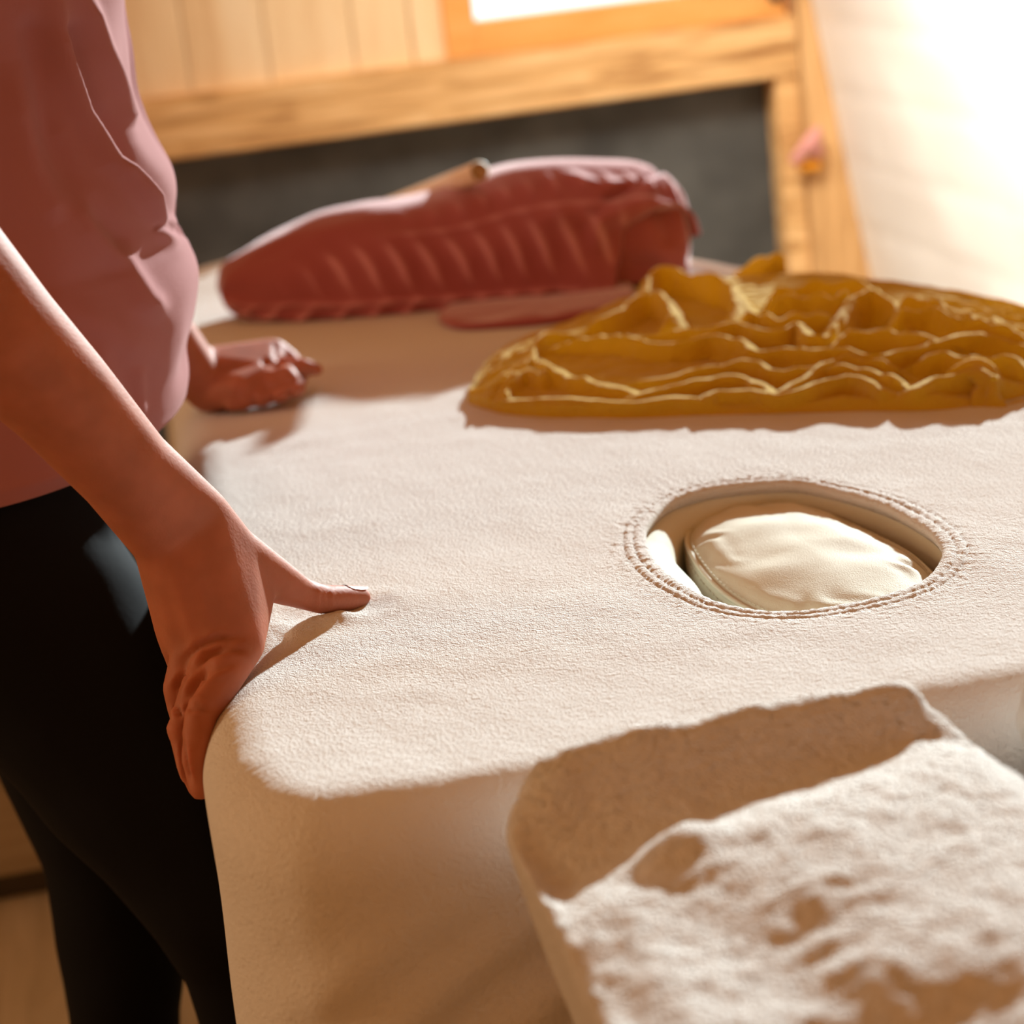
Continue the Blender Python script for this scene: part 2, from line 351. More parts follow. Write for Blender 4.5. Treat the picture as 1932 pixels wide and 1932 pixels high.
# face hole plug: a loose leather cushion sitting tilted inside the hole
plug = empty('hole_plug'); tag(plug, 'smooth cream leather cushion with piped seam sitting in the face hole', 'cushion')
pl_px = [(1297, 1022), (1303, 990), (1330, 968), (1380, 952), (1440, 948), (1500, 945), (1560, 965), (1640, 1000), (1714, 1038), (1762, 1083), (1785, 1125), (1765, 1165), (1690, 1190), (1580, 1190), (1490, 1170), (1430, 1150), (1370, 1115), (1325, 1070)]
pp = np.array([onz(a_, b_, .7265+.005*sstep(1400, 1750, a_)) for a_, b_ in pl_px])
ring = catmull(pp, 200, True); cen = ring.mean(0)
rows = []
for s in np.linspace(0.0, 1, 28):
    q = cen+(ring-cen)*s; up = .013*(1-s**3.0)-.0055*np.clip((s-.8)/.2, 0, 1)**2
    w = vnoise(q[:, 0]*30, q[:, 1]*30)*.004*(1-s**4)+.0035*np.sin(q[:, 0]*260+q[:, 1]*60+vnoise(q[:, 0]*40, q[:, 1]*40)*5)*gauss(s-.82, .13)*(vnoise(q[:, 0]*22, q[:, 1]*22, 3)+.3)
    q = q.copy(); q[:, 2] += up+w; rows.append(q)
topm = grid_obj('top_panel', np.array(rows), M['leather'], plug, False, True, True)
rows = []
for k in np.linspace(0, 1, 16):
    q = cen+(ring-cen)*(1+.045*math.sin(PI*k)-.12*k**3); q[:, 2] -= .0045+.042*k; rows.append(q)
rows.append(np.repeat((cen-np.array([0, 0, .05]))[None], 200, 0))
grid_obj('side_band', np.array(rows), M['leather'], plug, False, True)
pip = ring.copy(); pip[:, 2] -= .0035
tube('piping', pip, .0022, M['leather'], topm, 8, True)
# stitches beside the piping
sv, sf = [], []
for off, dz in ((1.028, -.0105), (.965, .0005)):
    cc = cen+(ring-cen)*off; cc[:, 2] += dz
    dense = catmull(cc, 1000, True)
    for i in range(0, 1000, 8):
        a_, b_ = dense[i], dense[(i+5) % 1000]; t_ = b_-a_; l = np.linalg.norm(t_); t_ /= l; n_ = np.cross(t_, (0, 0, 1)); n_ /= np.linalg.norm(n_)
        base = len(sv)
        for e_ in (a_, (a_+b_)/2+np.array([0, 0, .0004]), b_):
            for ang in (0, PI/2, PI, 3*PI/2): sv.append(e_+(n_*math.cos(ang)+np.array([0, 0, 1])*math.sin(ang))*.0005)
        for r_ in range(2):
            for q_ in range(4): sf.append((base+r_*4+q_, base+r_*4+(q_+1) % 4, base+r_*4+4+(q_+1) % 4, base+r_*4+4+q_))
mesh_obj('stitching', sv, sf, M['thread'], topm)

# ------------------------------------------------------------------ headrest in front of the table
hrst = empty('headrest'); tag(hrst, 'two-armed padded headrest in thick white terry at the near end of the table', 'headrest')
def pad(x0, x1, y0, y1, ztop, depth, seed, rim):
    nx, ny = 190, 240; RR = .042
    u = np.linspace(-1, 1, nx); v = np.linspace(-1, 1, ny)
    # superelliptic footprint with rounded corners, folded over the edge
    U, Vv = np.meshgrid(u, v, indexing='ij')
    cx, cy, hx, hy = (x0+x1)/2, (y0+y1)/2, (x1-x0)/2, (y1-y0)/2
    def fold(t, h):   # flat until edge, then over and down
        L = h+RR*(PI/2-1)+depth; s = np.abs(t)*L; fl = h-RR
        out = np.where(s < fl, s, np.where(s < fl+RR*PI/2, fl+RR*np.sin(np.clip((s-fl)/RR, 0, PI/2)), h))
        dn = np.where(s < fl, 0, np.where(s < fl+RR*PI/2, RR*(1-np.cos(np.clip((s-fl)/RR, 0, PI/2))), RR+s-fl-RR*PI/2))
        return np.sign(t)*out, dn
    X, dx = fold(U, hx); Y, dy = fold(Vv, hy)
    down = np.maximum(dx, dy)+.35*np.minimum(dx, dy)
    # round the corners in plan
    a_ = np.abs(X)/hx; b_ = np.abs(Y)/hy; e = 9.
    k_ = np.power(np.power(a_, e)+np.power(b_, e), 1/e)/np.maximum(np.maximum(a_, b_), 1e-6)
    X = X/k_; Y = Y/k_
    X *= 1-.22*np.maximum(down-.02, 0)/hx; X += cx; Y += cy; Z = ztop-down
    topm_ = sstep(.03, .0, down)
    Z += rim(X, Y)*topm_+vnoise(X*26, Y*26, seed)*.003+vnoise(X*90, Y*90, seed)*.0024+vnoise(X*210, Y*210, seed)*.0014
    X += vnoise(Y*20, Z*20, seed+2)*.003*(1-topm_); Y += vnoise(X*12, Z*14, seed+4)*.010*(1-topm_)
    return grid_obj('pad', np.stack([X, Y, Z], -1), M['terry2'], hrst)
def rim_left(X, Y):
    ridge = gauss(np.minimum(Y-1.030, 0), .026)*.012
    valley = -.016*gauss(Y-(.950+.05*(X-.15)/.25), .045)*sstep(1.03, .99, Y)
    left = -.016*sstep(.285, .175, X+.25*(Y-.93))*sstep(1.04, .98, Y)
    bumpy = .012*gauss(X-.225, .020)*gauss(Y-.925, .022)
    front_ = -.006*sstep(.76, .72, Y)
    return ridge+valley+left+bumpy+front_
pad(.150, .420, .655, 1.052, .792, .20, 1, rim_left)
pad(.450, .73, .655, 1.070, .792, .20, 6, lambda X, Y: rim_left(.878-X, Y))
box('bracket', (.2, .80, .555), (.66, 1.078, .575), M['metal'], hrst, .004)

# ------------------------------------------------------------------ bolster under the dusty red cloth
rl = empty('rolled_blanket'); tag(rl, 'thick rolled blanket in ribbed dusty red muslin at the far end of the table', 'blanket roll')
ST = [  # px, top py, bottom py, centre y
    (412, 545, 560, 2.60), (425, 505, 590, 2.60), (470, 472, 612, 2.59), (540, 432, 622, 2.57), (620, 392, 628, 2.56), (700, 377, 628, 2.54), (780, 370, 624, 2.53),
    (860, 352, 616, 2.52), (930, 325, 607, 2.51), (1000, 303, 600, 2.50), (1080, 295, 588, 2.49), (1160, 297, 575, 2.48), (1220, 305, 558, 2.47), (1262, 326, 540, 2.46), (1290, 365, 520, 2.455), (1303, 430, 480, 2.45)]
ST = [(a_, b_, c_+30*float(np.clip((a_-800)/250, 0, 1)), d_) for a_, b_, c_, d_ in ST]
st = catmull(ST, 240)
cpts, hz, hy = [], [], []
for px_, ty, by, yc in st:
    t_ = ony(px_, ty, yc); b_ = ony(px_+3, by, yc-.05)
    cpts.append(((t_+b_)/2*[1, 0, 1]+[0, yc, 0])); hz.append((t_[2]-b_[2])/2); hy.append(.5*(t_[2]-b_[2])*.72+.028)
cpts = np.array(cpts); hz = np.array(hz); hy = np.array(hy)
hy[:8] *= np.linspace(.3, 1, 8)
def roll_surface(s_idx, ang, scale):
    """s_idx float along the roll, ang around (0 = toward camera, pi/2 = up)"""
    i = np.clip(s_idx, 0, 239); C_ = np.stack([np.interp(i, np.arange(240), cpts[:, k]) for k in range(3)], -1)
    a_ = np.interp(i, np.arange(240), hy)*scale; b_ = np.interp(i, np.arange(240), hz)*scale
    c, s = np.cos(ang), np.sin(ang); e = .78
    return C_+np.stack([0*c, -a_*np.sign(c)*np.abs(c)**e, b_*np.sign(s)*np.abs(s)**e], -1)
NS, NT = 420, 260
ang = np.linspace(0, 2*PI, NT, endpoint=False); s0 = np.linspace(0, 1, NS)
Sg, Ag = np.meshgrid(s0, ang, indexing='ij')
aw = (Ag+PI) % (2*PI)-PI                      # -pi..pi, 0 front
s_end = 237-70*sstep(.85, .10, aw)*sstep(-2.4, -1.6, aw)
s_end += 4*np.sin(aw*7+1)*gauss(aw-.4, .8)
SI = Sg*s_end
Q = roll_surface(SI, Ag, 1.0)
flat = 1-sstep(.0, .03, Sg)
endm = sstep(.86, 1.0, Sg)
# ribs: a lower band of slanted ribs, a seam, and an upper band of upright ribs
xl = SI/239*.49
def ribs(p, freq): return np.abs(((p*freq) % 1)-.5)*2
b1 = gauss(aw+.62, .26); b2 = gauss(aw-.12, .33)*sstep(.22, .40, Sg); b3 = gauss(aw-.85, .22)*sstep(.3, .5, Sg)
rib = b1*(ribs(xl-aw*.035, 40)**2)*.0062+b2*(ribs(xl+aw*.03, 44)**2)*.0066+b3*(ribs(xl+aw*.01, 50)**2)*.0042
rib += .0035*gauss(aw+.33, .045)+.0030*gauss(aw-.50, .05)*sstep(.35, .5, Sg)+.004*gauss(aw+1.0, .05)
disp = rib*(1-endm*.7)+vnoise(xl*22, aw*2.5, 1)*.008+vnoise(xl*9, aw*1.4, 3)*.012*sstep(0, .1, Sg)
# creases running into the gathered right end
disp += endm*(.010*np.sin(aw*6+xl*30)*(.6+vnoise(aw*3, xl*8, 7))+.007)*(np.sin(aw) > -.8)
cen_ = np.stack([np.interp(np.clip(SI, 0, 239), np.arange(240), cpts[:, k]) for k in range(3)], -1)
dirn = Q-cen_; dirn /= np.linalg.norm(dirn, axis=-1, keepdims=True)+1e-9
Q = Q+dirn*disp[..., None]
# rim turned inwards at the right end, and closing at the left
lip = []
for k in range(1, 16):
    a_ = k/15*PI; base = Q[-1]; inw = -dirn[-1]
    lip.append(base+inw*.009*(1-math.cos(a_))+np.array([1, -.25, 0])*.010*math.sin(a_))
for k in range(1, 10): lip.append(lip[14]+np.array([-1, .2, 0])*.006*k-dirn[-1]*.001*k)
Q = np.concatenate([Q, np.array(lip)]); Q[0] = Q[0].mean(0)
Q[..., 2] = np.maximum(Q[..., 2], .7525+.0*Q[..., 2])
pq_ = project(Q.reshape(-1, 3)); dr_ = np.zeros(len(pq_)); fm = np.tile(np.sin(ang-.0) > -.6, Q.shape[0])*np.tile((np.cos(ang) > -.3), Q.shape[0])
for L, w_, a_ in (([(1128, 480), (1124, 428), (1160, 402), (1215, 376), (1245, 348)], 17, .011), ([(1060, 330), (1130, 352), (1190, 350), (1240, 335)], 11, .007), ([(1010, 420), (1070, 400), (1120, 412)], 16, .006), ([(1250, 330), (1270, 370), (1296, 420)], 9, .006)):
    dd_, pr = poly_dist(pq_, L); dr_ += a_*gauss(dd_, w_)*np.clip(5*np.minimum(pr, 1-pr)+.2, 0, 1)
for L, w_, a_ in (([(1150, 372), (1200, 350), (1240, 325)], 8, .007), ([(1255, 345), (1278, 400)], 7, .005)):
    dd_, pr = poly_dist(pq_, L); dr_ -= a_*gauss(dd_, w_)
dn_ = np.concatenate([dirn, np.repeat(dirn[-1:], Q.shape[0]-dirn.shape[0], 0)]); Q = Q+dn_*(dr_*fm).reshape(Q.shape[:2])[..., None]
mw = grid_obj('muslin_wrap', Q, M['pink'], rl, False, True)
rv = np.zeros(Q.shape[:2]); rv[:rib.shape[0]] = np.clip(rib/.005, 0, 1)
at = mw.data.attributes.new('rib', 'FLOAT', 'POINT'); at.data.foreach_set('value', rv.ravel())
# inner layers showing in the open end
S2, A2 = np.meshgrid(np.linspace(.45, 1, 120), np.linspace(0, 2*PI, 160, endpoint=False), indexing='ij')
Q2 = roll_surface(S2*233, A2, .86)
c2 = np.stack([np.interp(S2*233, np.arange(240), cpts[:, k]) for k in range(3)], -1)
shrink = np.sqrt(np.clip(1-((S2-.90)/.1)**2, 0, 1)); shrink = np.where(S2 < .90, 1, shrink)
Q2 = c2+(Q2-c2)*shrink[..., None]*(1+.09*np.sin(A2*5+S2*40)[..., None]*.5+vnoise(A2*3, S2*20)[..., None]*.12)
Q2[..., 2] = np.maximum(Q2[..., 2], .756)
grid_obj('inner_layer', Q2, M['pink'], rl, False, True)['label'] = 'inner layers of red muslin showing in the open end'
# flat lowest fold under the roll
Lp = [onz(x_, y_, .752)[:2] for x_, y_ in ((860, 622), (980, 617), (1100, 603), (1170, 585), (1200, 560), (1150, 540), (900, 570), (830, 600))]
Lr = catmull(Lp, 120, True); lc = Lr.mean(0); rows = []
for s, z_ in ((.02, .761), (.5, .761), (.9, .761), (.97, .760), (1, .757), (1, .755), (.97, .751), (.5, .751)):
    q = lc+(Lr-lc)*s; rows.append(np.c_[q, z_+vnoise(q[:, 0]*40, q[:, 1]*40)*.004*(z_ > .76)])
grid_obj('lower_fold', np.array(rows), M['pink'], rl, False, True, True)

# rod lying across the roll
e0 = A(905, 323, 2.445); e1 = A(700, 404, 3.06)
rd = empty('wooden_rod'); tag(rd, 'pale round wooden rod sticking up behind the red blanket roll', 'rod')
T_ = (e1-e0)/np.linalg.norm(e1-e0)
tube('shaft', [e0, e0+T_*.002, e0+T_*.2, e1], [.0108, .0120, .0120, .0120], M['rod'], rd, 28)
tube('end_face', [e0-T_*.0006, e0+T_*.0006], .0100, M['rod_end'], rd, 28)['label'] = 'darker brown cut end'

# ------------------------------------------------------------------ mustard cloth
NU, NV = 560, 460
fr = catmull([(.318, 1.985), (.345, 1.915), (.42, 1.845), (.53, 1.785), (.62, 1.735), (.70, 1.69), (.79, 1.70), (.86, 1.74)], NU)
bk = catmull([(.322, 2.0), (.37, 2.11), (.47, 2.21), (.575, 2.30), (.68, 2.33), (.78, 2.26), (.85, 2.10), (.88, 1.93)], NU)
u = np.linspace(0, 1, NU)[:, None]; v = np.linspace(0, 1, NV)[None, :]
Pb = fr[:, None]*(1-v[..., None])+bk[:, None]*v[..., None]
# crests of the folds: (points, crest amplitude)
CR = [
 ([(130, 565), (300, 575), (450, 592), (600, 596), (760, 582), (900, 590), (1250, 590), (1400, 575), (1560, 560)], .007),
 ([(150, 548), (350, 552), (550, 568), (700, 570), (800, 553), (950, 556), (1100, 567), (1250, 535), (1330, 525), (1450, 546), (1550, 522), (1650, 512), (1800, 540)], .010),
 ([(170, 528), (300, 532), (450, 542), (600, 550), (750, 530), (850, 542), (900, 512), (1000, 506), (1100, 521), (1200, 501), (1270, 470), (1350, 456), (1430, 490), (1500, 535)], .012),
 ([(560, 536), (680, 512), (750, 490), (850, 470), (920, 461), (1000, 470), (1090, 520)], .012),
 ([(1100, 522), (1180, 470), (1250, 422), (1320, 392), (1400, 401), (1490, 412)], .013),
 ([(640, 455), (830, 440), (900, 421), (1000, 411), (1100, 441), (1200, 432), (1290, 412)], .010),
 ([(1240, 432), (1350, 430), (1450, 455), (1515, 475)], .010),
 ([(290, 352), (400, 332), (560, 328), (700, 341), (800, 336), (880, 322), (960, 340), (1010, 364), (1100, 360), (1200, 374), (1300, 369), (1420, 384), (1550, 356), (1700, 322), (1800, 311), (1930, 325)], .020),
 ([(560, 322), (700, 300), (800, 294), (880, 300), (960, 280), (1040, 300), (1120, 300), (1160, 282), (1195, 322), (1260, 318), (1310, 260), (1360, 200), (1420, 176), (1490, 205), (1520, 255)], .016),
 ([(980, 268), (1030, 248), (1080, 265), (1180, 258), (1290, 236)], .012),
 ([(1280, 347), (1360, 312), (1450, 308), (1550, 330), (1700, 332)], .010),
 ([(1060, 210), (1180, 190), (1290, 190), (1350, 170)], .010),
 ([(1060, 180), (1150, 158), (1250, 141), (1380, 146), (1460, 186)], .012),
 ([(1490, 262), (1540, 240), (1620, 236), (1700, 262), (1800, 280), (1930, 305)], .012),
 ([(1490, 205), (1580, 200), (1660, 226), (1760, 262), (1850, 280)], .012),
 ([(420, 300), (520, 262), (600, 212), (660, 186), (700, 190), (740, 235), (700, 290)], .012),
 ([(640, 190), (680, 112), (760, 102), (860, 122), (930, 135), (950, 190), (930, 262)], .016),
 ([(290, 395), (300, 430), (330, 440), (400, 462), (500, 488), (640, 512)], .012),
 ([(130, 520), (160, 480), (200, 445), (270, 400), (286, 350), (340, 312), (430, 286)], .010),
 ([(180, 520), (205, 470), (260, 442), (310, 462), (330, 432)], .008),
 ([(1500, 545), (1560, 505), (1620, 470), (1700, 448), (1770, 442), (1830, 458), (1932, 482)], .014),
 ([(1560, 400), (1660, 380), (1760, 400), (1860, 392), (1932, 410)], .010),
]
def hgt(py): return np.clip(.011+(778-py)/250*.041, .010, .052)
P2 = Pb.reshape(-1, 2)
wdt = np.linalg.norm(bk-fr, axis=1)[:, None]
base = (np.clip(v/.20, 0, 1)**.8*.012+sstep(.1, .75, v)*.026)*sstep(-.02, .22, u)*sstep(1, .93, v)
P2w = P2+np.stack([vnoise(P2[:, 0]*60, P2[:, 1]*60, 1), vnoise(P2[:, 0]*60, P2[:, 1]*60, 9)], -1)*.004
best = np.zeros(len(P2)); over = np.zeros(len(P2))
for line, amp in CR:
    W_ = []
    hW = []
    for X_, Y_ in catmull(line, len(line)*4):
        px_, py_ = 850+X_/1.7856, 450+Y_/1.7856; hW.append(float(hgt(py_))); W_.append(onz(px_, py_, .7512+hW[-1])[:2])
    hW = np.array(hW); W_ = np.array(W_); bd = np.full(len(P2), 1e9); sg = np.zeros(len(P2)); pa = np.zeros(len(P2))
    near_m = (P2w[:, 0] > W_[:, 0].min()-.06) & (P2w[:, 0] < W_[:, 0].max()+.06) & (P2w[:, 1] > W_[:, 1].min()-.08) & (P2w[:, 1] < W_[:, 1].max()+.1)
    ix = np.where(near_m)[0]; q_ = P2w[ix]; b_ = bd[ix]; g_ = sg[ix]; p_ = pa[ix]
    for k in range(len(W_)-1):
        a, b = W_[k], W_[k+1]; ab = b-a; t = np.clip(((q_-a)@ab)/(ab@ab+1e-12), 0, 1); df = q_-(a+t[:, None]*ab); d0 = np.linalg.norm(df, axis=1)
        m = d0 < b_; b_[m] = d0[m]; g_[m] = np.sign(ab[0]*df[:, 1]-ab[1]*df[:, 0])[m]; p_[m] = (k+t[m])/(len(W_)-1)
    tap = np.clip(7*np.minimum(p_, 1-p_)+.12, 0, 1)
    hh_ = np.interp(p_, np.linspace(0, 1, len(hW)), hW)*(.65+.35*tap)*(1+.05*np.sin(p_*23+amp*900))
    prof = hh_*np.where(g_ > 0, .42*np.exp(-(b_/.055)**2)+.58*np.exp(-(b_/.015)**2), np.exp(-(b_/.0055)**2))
    cur = best[ix]; m = prof > cur; cur[m] = prof[m]; best[ix] = cur
    over[ix] = np.maximum(over[ix], np.exp(-(b_/.007)**2)*tap*amp)
best = best.reshape(NU, NV); over = over.reshape(NU, NV)
rn = vnoise(u*9, v*30, 11)+.5*vnoise(u*22, v*60, 12); ridg = .0055*np.clip(1-np.abs(rn)*5, 0, 1)**1.5*sstep(.08, .2, v)
base = base*.62
edge = sstep(0, .025, v)*sstep(1, .97, v)*sstep(0, .02, u)*sstep(1, .985, u)
Z = .7512+(np.maximum(base*.85, best)+ridg*.35+vnoise(u*70, v*55, 5)*.0014+vnoise(u*26, v*34, 7)*.003*sstep(.05, .2, v)+.001)*edge
Yc = Pb[..., 1]-over*.6*edge; Xc = Pb[..., 0]-over*.12*edge
mc = grid_obj('mustard_cloth', np.stack([Xc, Yc, np.maximum(Z, .7512)], -1), M['yellow'])
tag(mc, 'crumpled mustard yellow muslin cloth bunched in folds on the table', 'cloth')
def strand(name, pts, seg=26, ell=.45):
    P_ = catmull([tuple(A(a_, b_, d_))+(r_,) for a_, b_, d_, r_ in pts], 70); C_ = P_[:, :3]; T_ = np.gradient(C_, axis=0); T_ /= np.linalg.norm(T_, axis=1, keepdims=True)
    N_ = np.cross(T_, FW); N_ /= np.linalg.norm(N_, axis=1, keepdims=True); B_ = np.cross(T_, N_); an_ = np.linspace(0, 2*PI, seg, endpoint=False)
    tw = np.linspace(0, 5, 70)[:, None]; rr = P_[:, 3][:, None]*(1+.28*np.sin(an_[None]*3+tw*2)+.12*np.sin(an_[None]*5-tw*3))
    G_ = C_[:, None]+rr[..., None]*(np.cos(an_)[None, :, None]*N_[:, None]+ell*np.sin(an_)[None, :, None]*B_[:, None])
    return grid_obj(name, G_, M['yellow'], mc, False, True)
strand('cloth_end', [(1790, 728, 1.90, .008), (1835, 706, 1.885, .012), (1862, 730, 1.87, .013), (1868, 770, 1.855, .012), (1890, 798, 1.85, .012), (1945, 790, 1.86, .014), (2010, 770, 1.88, .012)], 30, .8)
strand('cloth_corner', [(1390, 528, 2.42, .006), (1425, 512, 2.41, .010), (1455, 500, 2.405, .012), (1468, 494, 2.405, .008), (1462, 520, 2.41, .009), (1448, 545, 2.41, .006)], 26, .6)

# ------------------------------------------------------------------ person
per = empty('person'); tag(per, 'person in rose linen top and black trousers leaning both hands on the table', 'person')
def H(*a): return [(A(x_, y_, d), r) for x_, y_, d, r in a]
def chain(pts): return [[pts[i], pts[i+1]] for i in range(len(pts)-1)]
near = []
elbow = (A(-150, 455, 1.30), .044); sho = (np.array([-.24, 1.60, 1.36]), .058)
near += [[elbow, (A(-5, 632, 1.33), .0415)], [(A(-5, 632, 1.33), .0415), (A(110, 745, 1.36), .0365)], [(A(110, 745, 1.36), .0365), (A(235, 885, 1.40), .0325)]]
near += [[(A(235, 885, 1.40), .0325), (A(312, 1022, 1.435), .0225), (A(376, 975, 1.44), .0215)]]
near += [[elbow, sho]]
WR = [(A(312, 1022, 1.435), .0225), (A(376, 975, 1.44), .0215)]
imc = (A(462, 1218, 1.428), .0135); mmc = (A(412, 1232, 1.430), .0150); rmc = (A(366, 1222, 1.440), .0150); pmc = (A(331, 1196, 1.455), .0135)
near += [WR+[imc, mmc], WR+[mmc, rmc], WR+[rmc, pmc]]
th0 = (A(430, 1040, 1.455), .0205); th1 = (A(525, 1098, 1.485), .0155); th2 = (A(608, 1131, 1.512), .0108); th3 = (A(650, 1129, 1.528), .0098); th4 = (A(680, 1127, 1.540), .0080)
near += [WR+[th0], [th0, th1], [th1, (A(570, 1120, 1.50), .0112)], [(A(570, 1120, 1.50), .0112), th2], [th2, th3], [th3, th4], [WR[1], th0, imc], [th0, imc, (A(490, 1120, 1.465), .011)]]
iP = (A(378, 1350, 1.384), .0108); iD = (A(368, 1432, 1.372), .0092); iT = (A(380, 1488, 1.368), .0078)
near += chain([imc, (A(418, 1290, 1.402), .0125), iP, iD, iT])
mP = (A(343, 1376, 1.405), .0096); near += chain([mmc, (A(372, 1300, 1.415), .0118), mP, (A(358, 1445, 1.400), .0086), (A(376, 1490, 1.40), .0072)])
rP = (A(334, 1300, 1.435), .0100); near += chain([rmc, rP, (A(350, 1375, 1.435), .0088), (A(368, 1425, 1.43), .0075)])
near += chain([pmc, (A(342, 1262, 1.462), .0085), (A(356, 1320, 1.462), .0078), (A(372, 1365, 1.46), .0068)])
arm = hulls_to_mesh('near_arm', near, M['skin'], .0026, 7, per)
# creases, knuckles and tendons
V, Nn = get_v(arm); q = project(V)
def crease(lines, width, depth):
    D = np.zeros(len(V)); depth *= 1.5
    for L in lines:
        dd_, pr = poly_dist(q, L); D -= depth*gauss(dd_, width)*np.clip(4*np.minimum(pr, 1-pr)+.2, 0, 1); D += depth*.5*gauss(dd_-width*1.9, width)*np.clip(4*np.minimum(pr, 1-pr), 0, 1)
    return D
D = crease([[(368, 1262), (395, 1236), (430, 1222), (470, 1228)], [(350, 1250), (375, 1222), (410, 1205), (455, 1206)], [(356, 1318), (378, 1285), (402, 1262), (440, 1252)], [(330, 1305), (345, 1280), (356, 1270)], [(348, 1340), (372, 1332), (395, 1342)]], 7, .0018)
D += crease([[(612, 1106), (608, 1130), (612, 1156)], [(620, 1108), (617, 1130), (620, 1152)]], 4, .0009)
D += crease([[(344, 1395), (350, 1440), (358, 1478)], [(333, 1330), (341, 1352)]], 5, .0022)
for L, a_ in (([(360, 1040), (400, 1200)], .0008), ([(320, 1060), (362, 1200)], .0008), ([(290, 1080), (322, 1180)], .0006)):
    dd_, pr = poly_dist(q, L); D += a_*gauss(dd_, 12)*sstep(0, .3, pr)
dd_, pr = poly_dist(q, [(345, 1232), (362, 1236)]); D += .0016*gauss(dd_, 16)
dd_, pr = poly_dist(q, [(322, 1376), (330, 1380)]); D += .0015*gauss(dd_, 15)
facing = ((CAM-V)*Nn).sum(1) > 0
V += Nn*(D*facing)[:, None]; set_v(arm, V)
arm.data.name = 'near_arm'; arm['label'] = 'bare near arm, hand gripping the table edge with thumb on top'
# thumb nail: a small curved plate on the far upper side of the tip
nl = []
for i in range(9):
    row_ = []
    for j in range(9):
        a_ = (j/8-.5)*1.7; t_ = i/8; c_ = th3[0]*(1-t_)+th4[0]*t_*1.0+(th4[0]-th3[0])*.28*t_; ax = (th4[0]-th3[0])/np.linalg.norm(th4[0]-th3[0])
        upv = np.array([.0, .25, 1.0]); upv -= ax*(upv@ax); upv /= np.linalg.norm(upv); sd_ = np.cross(ax, upv)
        r_ = (th3[1]*(1-t_)+th4[1]*t_)+.0001; wd = 1-.35*(2*t_-1)**4
        row_.append(c_+(upv*math.cos(a_*wd)+sd_*math.sin(a_*wd))*r_)
    nl.append(row_)
grid_obj('thumb_nail', np.array(nl), M['nail'], arm)

far = []
fw0 = (A(250, 560, 2.10), .036); w0 = (A(372, 706, 2.16), .026); w1 = (A(392, 738, 2.15), .022)
far += [[(np.array([-.16, 2.0, 1.36]), .056), (A(60, 330, 2.05), .044)], [(A(60, 330, 2.05), .044), fw0], [fw0, w0], [fw0, w1]]
k1 = (A(516, 668, 2.20), .0165); k2 = (A(480, 672, 2.26), .016); k3 = (A(450, 735, 2.13), .017)
far += [[w0, w1, k1, (A(500, 712, 2.16), .018)], [w0, w1, k2, k1], [w1, k3, (A(500, 712, 2.16), .018)], [w0, k2, (A(440, 700, 2.22), .016)]]
far += chain([k1, (A(548, 682, 2.20), .0115), (A(562, 716, 2.17), .0105), (A(520, 738, 2.15), .0095)])
far += chain([(A(480, 715, 2.15), .014), (A(535, 697, 2.155), .0105), (A(572, 692, 2.16), .0092), (A(597, 697, 2.165), .0068)])
for a_, b_, r_ in ((560, 731, .0095), (530, 741, .0098), (496, 750, .0095), (462, 758, .0088)):
    far += chain([(A(a_-22, b_-22, 2.14), .012), (A(a_, b_, 2.125), r_), (A(a_-24, b_+4, 2.125), r_*.9)])
fa = hulls_to_mesh('far_arm', far, M['skin'], .0026, 5, per); fa['label'] = 'bare far arm, loosely closed fist resting on the table'
V, Nn = get_v(fa); q = project(V); D = np.zeros(len(V))
for L, w_, a_ in (([(500, 683), (520, 686), (560, 678)], 6, .004), ([(519, 650), (520, 672)], 4, .002), ([(500, 735), (540, 722), (570, 714)], 6, .004), ([(547, 735), (545, 752)], 4, .0025), ([(513, 742), (512, 760)], 4, .0025), ([(478, 748), (477, 768)], 4, .0025)):
    dd_, pr = poly_dist(q, L); D -= a_*gauss(dd_, w_)
V += Nn*(D*(((CAM-V)*Nn).sum(1) > 0))[:, None]; set_v(fa, V)

# trousers
HPj = (np.array([-.125, 1.70, .80]), .105); HPk = (np.array([-.105, 1.90, .80]), .105)
tr = [[(np.array([-.095, 1.72, .86]), .10), (np.array([-.085, 1.88, .86]), .10), HPj, HPk], [(np.array([-.16, 1.72, .76]), .10), (np.array([-.16, 1.88, .76]), .10), HPj, HPk]]
tr += chain([(np.array([-.13, 1.68, .74]), .105), (A(175, 1340, 1.72), .088), (A(330, 1560, 1.72), .070), (A(400, 1690, 1.72), .058), (A(450, 1800, 1.74), .047), (A(490, 2000, 1.76), .044), (A(520, 2600, 1.85), .036)])
tr += chain([(np.array([-.13, 1.90, .74]), .10), (A(165, 1400, 1.93), .086), (A(212, 1600, 1.93), .064), (A(222, 1750, 1.93), .058), (A(236, 1930, 1.94), .052), (A(290, 2600, 2.02), .036)])
tro = hulls_to_mesh('trousers', tr, M['trousers'], .006, 8, per)
V, Nn = get_v(tro); q = project(V)
V += Nn*(vnoise(V[:, 0]*18, V[:, 1]*18, V[:, 2]*22)*.006)[:, None]; set_v(tro, V); tro['label'] = 'close fitting black trousers'
# feet
for c_ in (A(520, 2600, 1.85), A(290, 2600, 2.02)):
    hulls_to_mesh('shoe', [[((c_[0], c_[1], .05), .042), ((c_[0]+.07, c_[1], .035), .034)], [((c_[0]+.07, c_[1], .035), .034), ((c_[0]+.16, c_[1], .03), .030)], [((c_[0], c_[1], .05), .042), ((c_[0], c_[1], max(.1, c_[2])), .038)]], M['trousers'], .006, 4, per)

